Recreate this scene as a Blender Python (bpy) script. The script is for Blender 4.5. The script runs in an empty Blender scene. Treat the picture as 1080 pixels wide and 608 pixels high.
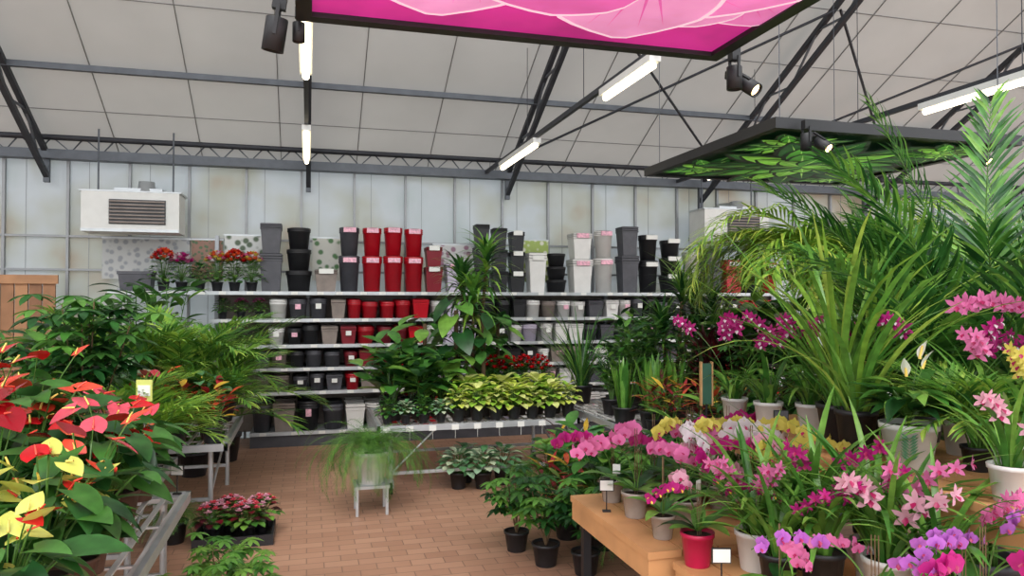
import bpy, math, random
from math import sin, cos, pi, radians
from mathutils import Vector, Matrix
R = random.Random(7)

# ------------------------------------------------------------------ materials
def lin(c):
    c = c/255.0
    return c/12.92 if c <= .04045 else ((c+.055)/1.055)**2.4
def rgb(t): return (lin(t[0]), lin(t[1]), lin(t[2]), 1)
_m = {}
def M(name, col, rough=.5, metal=0, var=.18, scale=9, tr=0, emit=0):
    if name in _m: return _m[name]
    m = bpy.data.materials.new(name); m.use_nodes = True
    nt = m.node_tree; N = nt.nodes; K = nt.links
    b = N['Principled BSDF']; out = N['Material Output']
    tc = N.new('ShaderNodeTexCoord'); no = N.new('ShaderNodeTexNoise')
    no.inputs['Scale'].default_value = scale; no.inputs['Detail'].default_value = 3
    K.new(tc.outputs['Object'], no.inputs['Vector'])
    mx = N.new('ShaderNodeValToRGB')
    c = rgb(col)
    mx.color_ramp.elements[0].position = .3; mx.color_ramp.elements[1].position = .7
    mx.color_ramp.elements[0].color = tuple(min(1, x*(1-var)) for x in c[:3])+(1,)
    mx.color_ramp.elements[1].color = tuple(min(1, x*(1+var)) for x in c[:3])+(1,)
    K.new(no.outputs['Fac'], mx.inputs['Fac'])
    K.new(mx.outputs['Color'], b.inputs['Base Color'])
    b.inputs['Roughness'].default_value = rough; b.inputs['Metallic'].default_value = metal
    if emit:
        K.new(mx.outputs['Color'], b.inputs['Emission Color']); b.inputs['Emission Strength'].default_value = emit
    if tr:
        t = N.new('ShaderNodeBsdfTranslucent'); ms = N.new('ShaderNodeMixShader')
        ms.inputs[0].default_value = tr
        K.new(mx.outputs['Color'], t.inputs['Color'])
        K.new(b.outputs[0], ms.inputs[1]); K.new(t.outputs[0], ms.inputs[2]); K.new(ms.outputs[0], out.inputs['Surface'])
    _m[name] = m; return m
def G(name, col, rough=.32, tr=.27, var=.35): return M(name, col, rough, 0, var, 14, tr)

gD = [G('leaf_dark1',(34,76,36)), G('leaf_dark2',(50,98,44)), G('leaf_dark3',(72,120,54))]
gM = [G('leaf_mid1',(66,118,46)), G('leaf_mid2',(92,142,58)), G('leaf_mid3',(116,160,66))]
gL = [G('leaf_light1',(128,168,62)), G('leaf_light2',(160,188,80)), G('leaf_light3',(100,150,60))]
gY = [G('leaf_lime1',(196,208,92)), G('leaf_lime2',(218,222,140)), G('leaf_lime3',(142,184,66))]
gR = [G('leaf_red1',(122,28,42)), G('leaf_red2',(80,30,38)), G('leaf_red3',(52,70,40))]
gC = [G('leaf_croton1',(196,80,50)), G('leaf_croton2',(90,116,44)), G('leaf_croton3',(200,164,60)), G('leaf_croton4',(156,40,50))]
gS = [G('leaf_silver1',(150,182,150)), G('leaf_silver2',(90,138,92)), G('leaf_silver3',(196,208,176))]
stemg = G('stem_green',(84,124,52)); stemb = M('bark',(112,88,62),.8); moss = M('moss_pole',(84,66,44),.9)
fRed = G('spathe_red',(192,24,32),.18,.12,.12); fCor = G('spathe_coral',(226,76,54),.18,.12,.12); fPnk = G('spathe_pink',(216,84,100),.18,.12,.12)
fDrk = G('spathe_darkred',(140,16,30),.18,.12,.12); fYel = G('spathe_yellow',(206,208,100),.2,.2,.12); fWht = G('spathe_white',(226,228,214),.3,.2,.04)
pMag = G('petal_magenta',(186,34,126),.45,.3,.2); pPnk = G('petal_pink',(222,118,172),.45,.3,.15); pLil = G('petal_lilac',(186,104,198),.45,.3,.15)
pWht = G('petal_white',(228,218,222),.45,.3,.04); pYel = G('petal_yellow',(216,204,96),.45,.3,.1); pBlush = G('petal_blush',(228,170,190),.45,.3,.1)
pOrg = G('petal_orange',(232,106,56),.45,.3,.1); lipM = G('lip_magenta',(160,16,80),.4,.2,.1); lipY = G('lip_yellow',(230,190,60),.4,.2,.1)
spd = M('spadix',(232,200,100),.6)
kBlk = M('pot_black',(34,34,37),.45); kGry = M('pot_darkgrey',(74,74,80),.5); kWht = M('pot_white',(216,214,210),.4,var=.05)
kRed = M('pot_red',(182,18,34),.3,var=.08); kTau = M('pot_taupe',(132,120,112),.55); kTer = M('pot_terracotta',(158,84,56),.75)
kMag = M('pot_magenta',(186,20,72),.3,var=.08); kGls = M('pot_smokeglass',(160,150,140),.15); kDk = M('groove',(16,16,18),.6); kBrn = M('pot_brown',(92,64,50),.6)
kLil = M('pot_lilac',(190,180,198),.45,var=.05); kRd2 = M('pot_wine',(122,18,34),.35,var=.08)
soil = M('soil',(52,38,30),.95); lab = M('label_white',(222,222,216),.6,var=.03); labP = M('label_pink',(224,170,186),.6,var=.3,scale=40); labY = M('label_lime',(200,204,110),.6,var=.1)
wood = M('wood_plank',(204,152,102),.55,var=.16,scale=5); woodD = M('wood_dark',(168,118,78),.6,var=.2,scale=5)
woodP = [M('slat_brown%d'%i,c,.65,var=.2,scale=5) for i,c in enumerate(((150,108,76),(168,124,88),(136,96,68)))]
galv = M('galvanised',(190,194,196),.4,.5,.1); steelD = M('dark_steel',(54,56,62),.55,.3,.12); blackF = M('black_frame',(28,28,31),.5,var=.1)
steelM = M('beam_steel',(92,96,102),.5,.4,.12)
shelfm = M('shelf_metal',(160,164,168),.4,.3,.06); white = M('white_paint',(212,212,208),.45,var=.04); grill = M('grille_dark',(66,66,68),.5)
rub = M('rubber',(40,40,42),.7)

# ------------------------------------------------------------------ mesh builder
PR = {'oval':[.12,.62,.92,1,.9,.6,.05],'lance':[.15,.7,1,.9,.65,.35,.03],'heart':[.75,1,.97,.84,.62,.36,.03],
      'strap':[.7,.9,1,1,.9,.65,.03],'round':[.3,.85,1,1,.9,.6,.1],'needle':[.8,1,.9,.7,.5,.25,.03]}
def pr(k,t):
    a = PR[k]; x = t*6; i = min(5,int(x)); return a[i]+(a[i+1]-a[i])*(x-i)
class MB:
    def __init__(s): s.v=[]; s.f=[]; s.mi=[]; s.sm=[]; s.mats=[]
    def m(s,mat):
        if mat not in s.mats: s.mats.append(mat)
        return s.mats.index(mat)
    def face(s,idx,mi,smooth=True): s.f.append(idx); s.mi.append(mi); s.sm.append(smooth)
    def mesh(s,name):
        me = bpy.data.meshes.new(name); me.from_pydata(s.v,[],s.f)
        for x in s.mats: me.materials.append(x)
        me.polygons.foreach_set('material_index',s.mi); me.polygons.foreach_set('use_smooth',s.sm)
        me.update(); return me
def put(name,me,x=0,y=0,z=0,rot=0,s=1,sz=None):
    o = bpy.data.objects.new(name,me); bpy.context.scene.collection.objects.link(o)
    o.location=(x,y,z); o.rotation_euler=(0,0,rot); o.scale=(s,s,sz or s); return o
def blade(mb,p,d,nrm,L,W,prof,mat,n=5,curl=0,fold=.15,back=0):
    p=Vector(p); d=Vector(d).normalized(); nrm=Vector(nrm); nrm=(nrm-d*nrm.dot(d)).normalized(); side=nrm.cross(d)
    b=len(mb.v); mi=mb.m(mat)
    for i in range(n+1):
        t=i/n; c,s=cos(curl*t),sin(curl*t)
        di=d*c-nrm*s; ni=nrm*c+d*s; w=W*.5*pr(prof,t)
        off = di*(-back*L*(1-t*3)) if t<.33 else Vector((0,0,0))
        mb.v.append((p-side*w+ni*(fold*w)+off)[:]); mb.v.append(p[:]); mb.v.append((p+side*w+ni*(fold*w)+off)[:])
        p=p+di*(L/n)
    for i in range(n):
        a=b+3*i; mb.face((a,a+1,a+4,a+3),mi); mb.face((a+1,a+2,a+5,a+4),mi)
    return p
def dv(az,el): return Vector((cos(el)*cos(az),cos(el)*sin(az),sin(el)))
def nv(az,el): return Vector((-sin(el)*cos(az),-sin(el)*sin(az),cos(el)))
def lf(mb,p,az,el,L,W,prof,mat,droop=.4,n=5,fold=.15,back=0,roll=0):
    d=dv(az,el); nr=nv(az,el)
    if roll: nr = nr*cos(roll)+nr.cross(d)*sin(roll)
    return blade(mb,p,d,nr,L,W,prof,mat,n,droop,fold,back)
def arc(p,az,e0,e1,L,n=6):
    p=Vector(p); pts=[p.copy()]
    for i in range(n):
        e=e0+(e1-e0)*i/max(1,n-1); p=p+dv(az,e)*(L/n); pts.append(p.copy())
    return pts
def tube(mb,pts,r0,r1,mat,sides=4,cap=False,smooth=True):
    b=len(mb.v); mi=mb.m(mat); n=len(pts)
    for i,p in enumerate(pts):
        p=Vector(p); d=(Vector(pts[min(i+1,n-1)])-Vector(pts[max(i-1,0)])).normalized()
        ref=Vector((0,0,1)) if abs(d.z)<.9 else Vector((1,0,0))
        u=d.cross(ref).normalized(); v=d.cross(u); r=r0+(r1-r0)*i/max(1,n-1)
        for k in range(sides):
            a=2*pi*(k+.5)/sides; mb.v.append((p+u*(r*cos(a))+v*(r*sin(a)))[:])
    for i in range(n-1):
        for k in range(sides):
            a=b+i*sides+k; c=b+i*sides+(k+1)%sides; mb.face((a,c,c+sides,a+sides),mi,smooth and sides>4)
    if cap:
        mb.face(tuple(b+k for k in range(sides)),mi,False); mb.face(tuple(b+(n-1)*sides+k for k in range(sides)),mi,False)
def box(mb,x0,x1,y0,y1,z0,z1,mat):
    b=len(mb.v); mi=mb.m(mat)
    for z in (z0,z1):
        for x,y in ((x0,y0),(x1,y0),(x1,y1),(x0,y1)): mb.v.append((x,y,z))
    for q in ((0,3,2,1),(4,5,6,7),(0,1,5,4),(1,2,6,5),(2,3,7,6),(3,0,4,7)): mb.face(tuple(b+i for i in q),mi,False)
def lathe(mb,prof,mats,cx=0,cy=0,cz=0,seg=16,sq=False,asp=1):
    b=len(mb.v); 
    if sq: seg=4
    for r,z in prof:
        for k in range(seg):
            a=2*pi*(k+.5)/seg; rr=r*(1.35 if sq else 1); mb.v.append((cx+rr*cos(a)*asp,cy+rr*sin(a),cz+z))
    for i in range(len(prof)-1):
        mi=mb.m(mats[i] if isinstance(mats,list) else mats)
        for k in range(seg):
            a=b+i*seg+k; c=b+i*seg+(k+1)%seg; mb.face((a,c,c+seg,a+seg),mi,not sq)
def pot(mb,r,h,mat,sq=False,cx=0,cy=0,cz=0,seg=16,fill=True):
    pf=[(0,0),(r*.72,0),(r*.74,.004),(r*.95,h*.86),(r*1.02,h*.87),(r*1.04,h),(r*.95,h),(r*.93,h*.88),(0,h*.88)]
    ms=[mat]*7+[soil if fill else kDk]
    lathe(mb,pf,ms,cx,cy,cz,seg,sq)
def tag(mb,x,y,z,az,mat=None,w=.04,h=.05):
    u=Vector((-sin(az),cos(az),0)); p=Vector((x,y,z)); b=len(mb.v); mi=mb.m(mat or lab)
    for a,c in ((-w/2,0),(w/2,0),(w/2,h),(-w/2,h)): mb.v.append((p+u*a+Vector((0,0,c)))[:])
    mb.face((b,b+1,b+2,b+3),mi,False)
    tube(mb,[p-Vector((0,0,.07)),p],.002,.002,mat or lab,3)

# ------------------------------------------------------------------ plants
def g_anth(seed,cols,H=.5,nl=26,nf=9,fs=.1,potm=kBrn,ls=1):
    r=random.Random(seed); mb=MB(); pot(mb,.085,.14,potm)
    for i in range(nl):
        az=i*2.4+r.uniform(-.3,.3); l=H*r.uniform(.35,.98)
        pts=arc((0,0,.12),az,r.uniform(1.1,1.5),r.uniform(.5,1.1),l); tube(mb,pts,.004,.003,stemg,3)
        s=r.uniform(.13,.2)*ls; lf(mb,pts[-1],az+r.uniform(-.3,.3),r.uniform(-.6,.25),s,s*.68,'heart',r.choice(gD+gM[:1]),r.uniform(.3,.8),6,.18,.22,r.uniform(-.4,.4))
    for i in range(nf):
        az=i*2.4+1+r.uniform(-.4,.4); l=H*r.uniform(.75,1.15)
        pts=arc((0,0,.12),az,1.48,r.uniform(.9,1.3),l); tube(mb,pts,.0035,.003,stemg,3)
        s=fs*r.uniform(.75,1.15); e=r.uniform(-.5,.8); c=cols[i%len(cols)]
        lf(mb,pts[-1],az,e,s,s*.92,'heart',c,.3,6,.14,.25,r.uniform(-.4,.4))
        q=arc(pts[-1]+Vector((0,0,.004)),az,e+.55,e+.45,s*.42,3); tube(mb,q,.0045,.003,spd if r.random()<.6 else fCor,5)
    return mb.mesh('anthurium')
def g_leafy(seed,H,sp,nst,nl,L,W,prof,mats,pr_=.1,ph=.16,potm=kBlk,droop=.6,pet=.05,el=.3,sq=False,tg=False):
    r=random.Random(seed); mb=MB(); pot(mb,pr_,ph,potm,sq)
    for s in range(nst):
        az=s*2*pi/nst+r.uniform(-.5,.5); hh=(H-ph)*r.uniform(.7,1)
        tilt=pi/2-r.uniform(.1,1)*sp
        pts=arc((cos(az)*.02,sin(az)*.02,ph*.85),az,min(1.5,tilt+.15),tilt,hh,8); tube(mb,pts,.006,.003,stemg,4)
        for i in range(nl):
            t=(i+.6)/nl*.85+.15; k=min(7,int(t*8)); p=pts[k].lerp(pts[k+1] if k<8 else pts[8],t*8-k)
            a=i*2.4+s; e=r.uniform(-.2,.5)+el; q=p+dv(a,e+.3)*pet; tube(mb,[p,q],.002,.0015,stemg,3)
            k2=r.uniform(.75,1.15); lf(mb,q,a,e,L*k2,W*k2,prof,r.choice(mats),droop*r.uniform(.6,1.4),5,.2,.15 if prof=='heart' else 0,r.uniform(-.3,.3))
    if tg: tag(mb,pr_*.6,-pr_*.7,ph+.06,-pi/2)
    return mb.mesh('leafy')
def g_schef(seed,H,nst,nl,ll,lw,mats,pr_=.12,ph=.2,potm=kBlk,spread=.4,pet=.17):
    r=random.Random(seed); mb=MB(); pot(mb,pr_,ph,potm)
    for s in range(nst):
        az=s*2*pi/nst+r.uniform(-.5,.5); hh=(H-ph)*r.uniform(.65,1); t0=pi/2-r.uniform(.2,1)*spread
        pts=arc((0,0,ph*.85),az,t0,t0+.1,hh,8); tube(mb,pts,.008,.004,stemb,5)
        for i in range(nl):
            k=8-int(i/nl*6); p=pts[k]; a=i*2.4+s; e=r.uniform(.1,1)
            q=arc(p,a,e,e-.3,pet*r.uniform(.7,1.2),3); tube(mb,q,.0025,.002,stemg,3)
            n=8; m=r.choice(mats)
            for j in range(n):
                lf(mb,q[-1],a+2*pi*j/n,r.uniform(-.35,.05),ll*r.uniform(.8,1.1),lw,'oval',m,.5,4,.2)
    return mb.mesh('schefflera')
def frond(mb,r,p,az,e0,e1,L,pin,W,mats,np_=20,start=.2,droop=.7,n=3,st=stemg,vup=.25,rad=.005):
    N=12; pts=arc(p,az,e0,e1,L,N); tube(mb,pts,rad,rad*.35,st,4)
    for j in range(np_):
        t=start+(1-start)*(j+.5)/np_; x=t*N; k=min(N-1,int(x)); q=pts[k].lerp(pts[k+1],x-k)
        e=e0+(e1-e0)*t; d=dv(az,e); up=nv(az,e); sd=up.cross(d)
        sweep=1.15-.75*t; l=pin*(sin(pi*(.18+.74*t))**.6)
        for sg in (-1,1):
            a=sweep+r.uniform(-.1,.1); dd=d*cos(a)+sd*(sg*sin(a))+up*(vup+r.uniform(-.12,.12))
            blade(mb,q,dd,up,l*r.uniform(.88,1.1),W,'lance',r.choice(mats),n,droop*r.uniform(.6,1.3),.15)
def g_palm(seed,nf,L,pin,W,mats,e0=(1.0,1.5),e1=(-.6,.4),ph=.25,pr_=.14,np_=20,potm=kBlk,droop=.7,start=.22,canes=0,n=3,st=stemg,rad=.006,cmin=0,azr=None):
    r=random.Random(seed); mb=MB(); pot(mb,pr_,ph,potm)
    for i in range(nf):
        az=i*2.4+r.uniform(-.3,.3); b=r.uniform(0,pr_*.5); p=(cos(az)*b,sin(az)*b,ph*.85+cmin+canes*r.random())
        if canes: tube(mb,[(p[0],p[1],ph*.8),p],.01,.008,st,5)
        frond(mb,r,p,az,r.uniform(*e0),r.uniform(*e1),L*r.uniform(.7,1.05),pin,W,mats,np_,start,droop,n,st,rad=rad)
    return mb.mesh('palm')
def g_fern(seed,nf,L,mats,ph=.2,pr_=.12,potm=kWht,e1=(-1.6,-.7),pin=.06,pw=.018,e0=(.7,1.45)):
    r=random.Random(seed); mb=MB(); pot(mb,pr_,ph,potm)
    for i in range(nf):
        frond(mb,r,(0,0,ph*.95),i*2.4,r.uniform(*e0),r.uniform(*e1),L*r.uniform(.55,1.05),pin,pw,mats,26,.08,.3,1,vup=.05,rad=.002)
    return mb.mesh('fern')
def g_straps(seed,n,L,W,e,droop,mats,ph=.16,pr_=.09,potm=kBlk,prof='strap',seg=8,sq=False,fold=.25):
    r=random.Random(seed); mb=MB(); pot(mb,pr_,ph,potm,sq)
    for i in range(n):
        az=i*2.4+r.uniform(-.4,.4); b=r.uniform(0,pr_*.6)
        lf(mb,(cos(az)*b,sin(az)*b,ph*.85),az,r.uniform(*e),L*r.uniform(.55,1.05),W*r.uniform(.8,1.15),prof,r.choice(mats),r.uniform(*droop),seg,fold)
    return mb
def flower(mb,r,p,f,s,pet,lip,kind='phal'):
    n=f.normalized(); u=Vector((0,0,1)).cross(n)
    if u.length<.1: u=Vector((1,0,0))
    u.normalize(); v=n.cross(u); ro=r.uniform(-.2,.2)
    if kind=='phal': spec=((90,.48,.36),(218,.46,.34),(322,.46,.34),(8,.52,.62),(172,.52,.62))
    else: spec=((90,.56,.26),(150,.54,.24),(30,.54,.24),(215,.54,.25),(325,.54,.25))
    for a,l,w in spec:
        a=radians(a)+ro; d=u*cos(a)+v*sin(a)+n*(.15 if kind=='phal' else .35)
        blade(mb,p,d,n,s*l,s*w,'round' if kind=='phal' else 'oval',pet,3,.3,.08)
    blade(mb,p+n*s*.05,n*.8-v*.55,v+n*.4,s*.3,s*.24,'round',lip,2,.7,.4)
def spike(mb,r,p,az,H,flen,nfl,s,pet,lip,kind='phal',e1=-.3,face=None):
    pts=arc(p,az,1.5,e1,H+flen,14); tube(mb,pts,.0035,.002,stemg,4)
    t0=H/(H+flen)
    for i in range(nfl):
        t=t0+(1-t0)*(i+.3)/nfl; x=t*14; k=min(13,int(x)); q=pts[k].lerp(pts[k+1],x-k)
        fa=(az if face is None else face)+(1 if i%2 else -1)*r.uniform(.2,.8)
        f=dv(fa,r.uniform(-.35,.15)); c=q+f*s*.35; tube(mb,[q,c],.002,.0015,stemg,3)
        flower(mb,r,c,f,s*(1-.25*i/nfl),pet,lip,kind)
def g_phal(seed,pet,lip,H=.33,nsp=2,nfl=8,s=.085,potm=kGls,pr_=.065,ph=.12):
    r=random.Random(seed); mb=MB(); pot(mb,pr_,ph,potm)
    for i in range(7):
        a=i*2.4+r.uniform(-.3,.3); lf(mb,(0,0,ph),a,r.uniform(.2,.9),r.uniform(.15,.23),.065,'oval',r.choice(gM+gD),r.uniform(.6,1.2),5,.2)
    for i in range(nsp):
        az=-pi/2+(i-(nsp-1)/2)*1.6+r.uniform(-.4,.4)
        spike(mb,r,(0.01*i,0,ph),az,H*r.uniform(.85,1.1),.24,nfl,s,pet,lip,'phal',-.5,-pi/2+r.uniform(-.7,.7))
        tube(mb,[(.01*i,0,ph*.8),(.01*i,0,ph+H*.9)],.002,.002,stemb,3)
    if seed%3==0: tag(mb,.03,-.05,ph+.04,-pi/2)
    return mb.mesh('phalaenopsis')
def g_cymb(seed,pet,lip,L=.6,n=22,nsp=3,nfl=11,s=.085,H=.4,potm=kWht,pr_=.09,ph=.17,mats=None,fl=.22,e1=.3,az0=-pi/2,dr=(.7,2.0)):
    mb=g_straps(seed,n,L,.026,(.95,1.5),dr,mats or gM+gL[2:],ph,pr_,potm)
    r=random.Random(seed+99)
    for i in range(nsp):
        az=az0+(i-(nsp-1)/2)*1.1+r.uniform(-.3,.3)
        spike(mb,r,(cos(az)*.03,sin(az)*.03,ph*.85),az,H*r.uniform(.8,1.15),fl,nfl,s,pet,lip,'cymb',e1,-pi/2+r.uniform(-.9,.9))
    return mb.mesh('cymbidium')
def g_low(seed,mats,fm=None,H=.14,Rr=.1,n=46,L=.07,W=.05,potm=kBlk,pr_=.055,ph=.1,nf=14,fs=.03):
    r=random.Random(seed); mb=MB(); pot(mb,pr_,ph,potm,seg=12)
    for i in range(n):
        az=i*2.4; q=math.sqrt((i+.5)/n); p=Vector((cos(az)*Rr*q*.8,sin(az)*Rr*q*.8,ph+H*(1-q*q)*.9+r.uniform(0,.03)))
        tube(mb,[(0,0,ph*.9),p],.0015,.001,stemg,3)
        lf(mb,p,az,.9-1.0*q,L*r.uniform(.8,1.2),W,'oval',r.choice(mats),.7,4,.25)
    if fm:
        for i in range(nf):
            az=i*2.4; q=math.sqrt((i+.5)/nf)*.85; p=Vector((cos(az)*Rr*q,sin(az)*Rr*q,ph+H*(1.15-q*q*.6)+.03))
            tube(mb,[(0,0,ph),p],.0015,.001,stemg,3); m=r.choice(fm)
            for j in range(5): lf(mb,p,az+j*2*pi/5,.35,fs,fs*.8,'round',m,.4,2,.1)
            for j in range(4): lf(mb,p+Vector((0,0,.005)),az+.5+j*2*pi/4,.9,fs*.7,fs*.6,'round',m,.4,2,.1)
    return mb.mesh('lowplant')
def g_drac(seed,trunks,n,L,W,mats,droop=(.5,1.8),ph=.25,pr_=.14,e=(.0,1.45),potm=kBlk):
    r=random.Random(seed); mb=MB(); pot(mb,pr_,ph,potm)
    for i,h in enumerate(trunks):
        a=i*2.3; p=Vector((cos(a)*.04,sin(a)*.04,ph*.85)); q=p+Vector((cos(a)*.08*h,sin(a)*.08*h,h)); tube(mb,[p,p.lerp(q,.5),q],.018,.014,stemb,7)
        for j in range(n):
            b=p.lerp(q,1-.25*(1-(j/n))**2)
            lf(mb,b,j*2.4,e[0]+(e[1]-e[0])*(j/n),L*r.uniform(.7,1.05),W,'needle',r.choice(mats),r.uniform(*droop),6,.2)
    return mb.mesh('dracaena')
def g_pole(seed,H,n,L,W,mats,ph=.18,pr_=.11,prof='heart'):
    r=random.Random(seed); mb=MB(); pot(mb,pr_,ph,kBlk); tube(mb,[(0,0,ph*.8),(0,0,H*.92)],.022,.02,moss,8,True)
    for i in range(n):
        z=ph+(H-ph)*(i+.5)/n; a=i*2.4+r.uniform(-.3,.3); q=arc((0,0,z-.04),a,.9,.3,.13*r.uniform(.7,1.3),3); tube(mb,q,.003,.002,stemg,3)
        k=r.uniform(.75,1.15); lf(mb,q[-1],a,r.uniform(-.7,.0),L*k,W*k,prof,r.choice(mats),.5,6,.15,.18,r.uniform(-.4,.4))
    return mb.mesh('climber')

# ------------------------------------------------------------------ room shell
YW=9.2; EZ=3.25; SL=.52
def poly_mat(name,base):
    m=bpy.data.materials.new(name); m.use_nodes=True; nt=m.node_tree; N=nt.nodes; K=nt.links
    b=N['Principled BSDF']; out=N['Material Output']; tc=N.new('ShaderNodeTexCoord'); no=N.new('ShaderNodeTexNoise')
    no.inputs['Scale'].default_value=1.1; no.inputs['Detail'].default_value=3; K.new(tc.outputs['Object'],no.inputs['Vector'])
    cr=N.new('ShaderNodeValToRGB'); e=cr.color_ramp.elements; e[0].position=.3; e[0].color=rgb((184,172,156)); e[1].position=.54; e[1].color=rgb(base)
    e3=e.new(.4); e3.color=rgb((192,194,186)); e4=e.new(.74); e4.color=rgb((190,198,196))
    K.new(no.outputs['Fac'],cr.inputs['Fac']); K.new(cr.outputs['Color'],b.inputs['Base Color']); b.inputs['Roughness'].default_value=.3
    t=N.new('ShaderNodeBsdfTranslucent'); ms=N.new('ShaderNodeMixShader'); ms.inputs[0].default_value=.48
    K.new(cr.outputs['Color'],t.inputs['Color']); K.new(b.outputs[0],ms.inputs[1]); K.new(t.outputs[0],ms.inputs[2]); K.new(ms.outputs[0],out.inputs['Surface'])
    return m
pol=poly_mat('frosted_polycarbonate',(202,206,208))
mb=MB(); box(mb,-7,13,YW,YW+.03,0,EZ,pol); put('wall_back',mb.mesh('wall_back'))
mb=MB(); box(mb,-7.03,-7,0,YW,0,EZ,pol); put('wall_left',mb.mesh('wall_left'))
mb=MB(); box(mb,13,13.03,0,YW,0,EZ,pol); put('wall_right',mb.mesh('wall_right'))
frame=M('window_frame_alu',(150,152,154),.45,.3,.06)
mb=MB(); x=-6.9
while x<12.9: box(mb,x-.014,x+.014,YW-.05,YW-.001,0,EZ,frame); box(mb,x+.2,x+.206,YW-.006,YW-.001,0,EZ,frame); x+=.62
for z in (.9,1.95,2.32): box(mb,-7,13,YW-.045,YW-.001,z-.012,z+.012,frame)
put('trim_1',mb.mesh('window_mullions'))
# floor: clay pavers
fm=bpy.data.materials.new('clay_pavers'); fm.use_nodes=True; nt=fm.node_tree; N=nt.nodes; K=nt.links
b=N['Principled BSDF']; tc=N.new('ShaderNodeTexCoord'); br=N.new('ShaderNodeTexBrick'); br.inputs['Scale'].default_value=1
br.inputs['Brick Width'].default_value=.205; br.inputs['Row Height'].default_value=.1; br.inputs['Mortar Size'].default_value=.004; br.inputs['Mortar Smooth'].default_value=.3
br.inputs['Color1'].default_value=rgb((184,142,116)); br.inputs['Color2'].default_value=rgb((168,126,102)); br.inputs['Mortar'].default_value=rgb((134,104,86))
no=N.new('ShaderNodeTexNoise'); no.inputs['Scale'].default_value=1.3; no.inputs['Detail'].default_value=6
mx=N.new('ShaderNodeMix'); mx.data_type='RGBA'; mx.blend_type='OVERLAY'; mx.inputs[0].default_value=.25
K.new(tc.outputs['Object'],br.inputs['Vector']); K.new(tc.outputs['Object'],no.inputs['Vector']); K.new(br.outputs['Color'],mx.inputs[6]); K.new(no.outputs['Fac'],mx.inputs[7])
K.new(mx.outputs[2],b.inputs['Base Color']); b.inputs['Roughness'].default_value=.5
mb=MB(); box(mb,-7,13,-3,YW,-.05,0,fm); put('floor',mb.mesh('floor'))
# ceiling slope
cm=M('roof_lining',(172,170,166),.8,0,.06,1.2,.2)
mb=MB(); mi=mb.m(cm); yr=3.2; zr=EZ+(YW-yr)*SL
for q in ((-7,YW,EZ),(13,YW,EZ),(13,yr,zr),(-7,yr,zr)): mb.v.append(q)
mb.face((0,1,2,3),mi,False); put('ceiling',mb.mesh('ceiling'))
def rz(y): return EZ+(YW-y)*SL
seam=M('roof_seam',(112,111,108),.7)
mb=MB(); x=-6.4
while x<12.9:
    tube(mb,[(x,YW,rz(YW)-.01),(x-.0,yr,rz(yr)-.01)],.006,.006,seam,4); x+=.87
for y in (8.55,7.2,6.5,5.2): tube(mb,[(-7,y,rz(y)-.012),(13,y,rz(y)-.012)],.005,.005,seam,4)
put('trim_2',mb.mesh('ceiling_seams'))
mb=MB()
box(mb,-7,13,YW-.2,YW-.05,EZ-.1,EZ+.0,steelM); tube(mb,[(-7,8.95,EZ+.12),(13,8.95,EZ+.12)],.035,.035,steelD,6)
for i in range(64): tube(mb,[(-7+i*.31,8.95,EZ+.12),(-7+i*.31+.155,9.05,EZ-.02),(-7+i*.31+.31,8.95,EZ+.12)],.009,.009,steelM,4)
for y in (7.9,5.9,4.4): tube(mb,[(-7,y,rz(y)-.09),(13,y,rz(y)-.09)],.04,.04,steelM,4)
put('trim_3',mb.mesh('roof_purlins'))
mb=MB()
for x in (-5.3,-2.75,0,2.45,5.2,7.9,10.6):
    for off in (.1,.34):
        tube(mb,[(x,YW-.1,rz(YW-.1)-off),(x,yr,rz(yr)-off)],.036,.036,steelD,4)
    y=YW-.3; k=0
    while y>yr+.5:
        tube(mb,[(x,y,rz(y)-(.1 if k%2 else .34)),(x,y-.45,rz(y-.45)-(.34 if k%2 else .1))],.014,.014,steelM,4); y-=.45; k+=1
    tube(mb,[(x,YW-.1,2.9 if x<5 else 0),(x,YW-.1,EZ)],.04,.04,steelM,4)
put('trim_4',mb.mesh('roof_trusses'))
mb=MB()
for x0 in (2.45,5.2):
    tube(mb,[(x0,8.6,rz(8.6)-.2),(x0+2.7,6.3,rz(6.3)-.2)],.016,.016,steelD,5); tube(mb,[(x0+2.7,8.6,rz(8.6)-.2),(x0,6.3,rz(6.3)-.2)],.016,.016,steelD,5)
put('trim_5',mb.mesh('roof_wind_braces'))

# fluorescent lights on rails
tubeE=M('tube_glow',(255,240,205),.4,0,0,5,0,6.0)
def lightrow(X,ys,z=3.15,y0=3.6,y1=9.1):
    mb=MB(); box(mb,X-.018,X+.018,y0,y1,z+.05,z+.09,steelD)
    for a,b_ in ys:
        box(mb,X-.04,X+.04,a-.03,b_+.03,z+.0,z+.05,white)
        tube(mb,[(X,a,z-.02),(X,b_,z-.02)],.024,.024,tubeE,10,True)
    y=4
    while y<9:
        tube(mb,[(X,y,z+.08),(X,y,rz(y)-.1)],.004,.004,steelD,3); y+=1.6
    put('fluorescent_light',mb.mesh('fluorescent_light'))
lightrow(-.02,((4.2,5.2),(6.95,8.4))); lightrow(2.15,((4.35,5.15),(6.9,8.2))); lightrow(4.8,((3.7,4.85),(6.9,8.2)))
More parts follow.
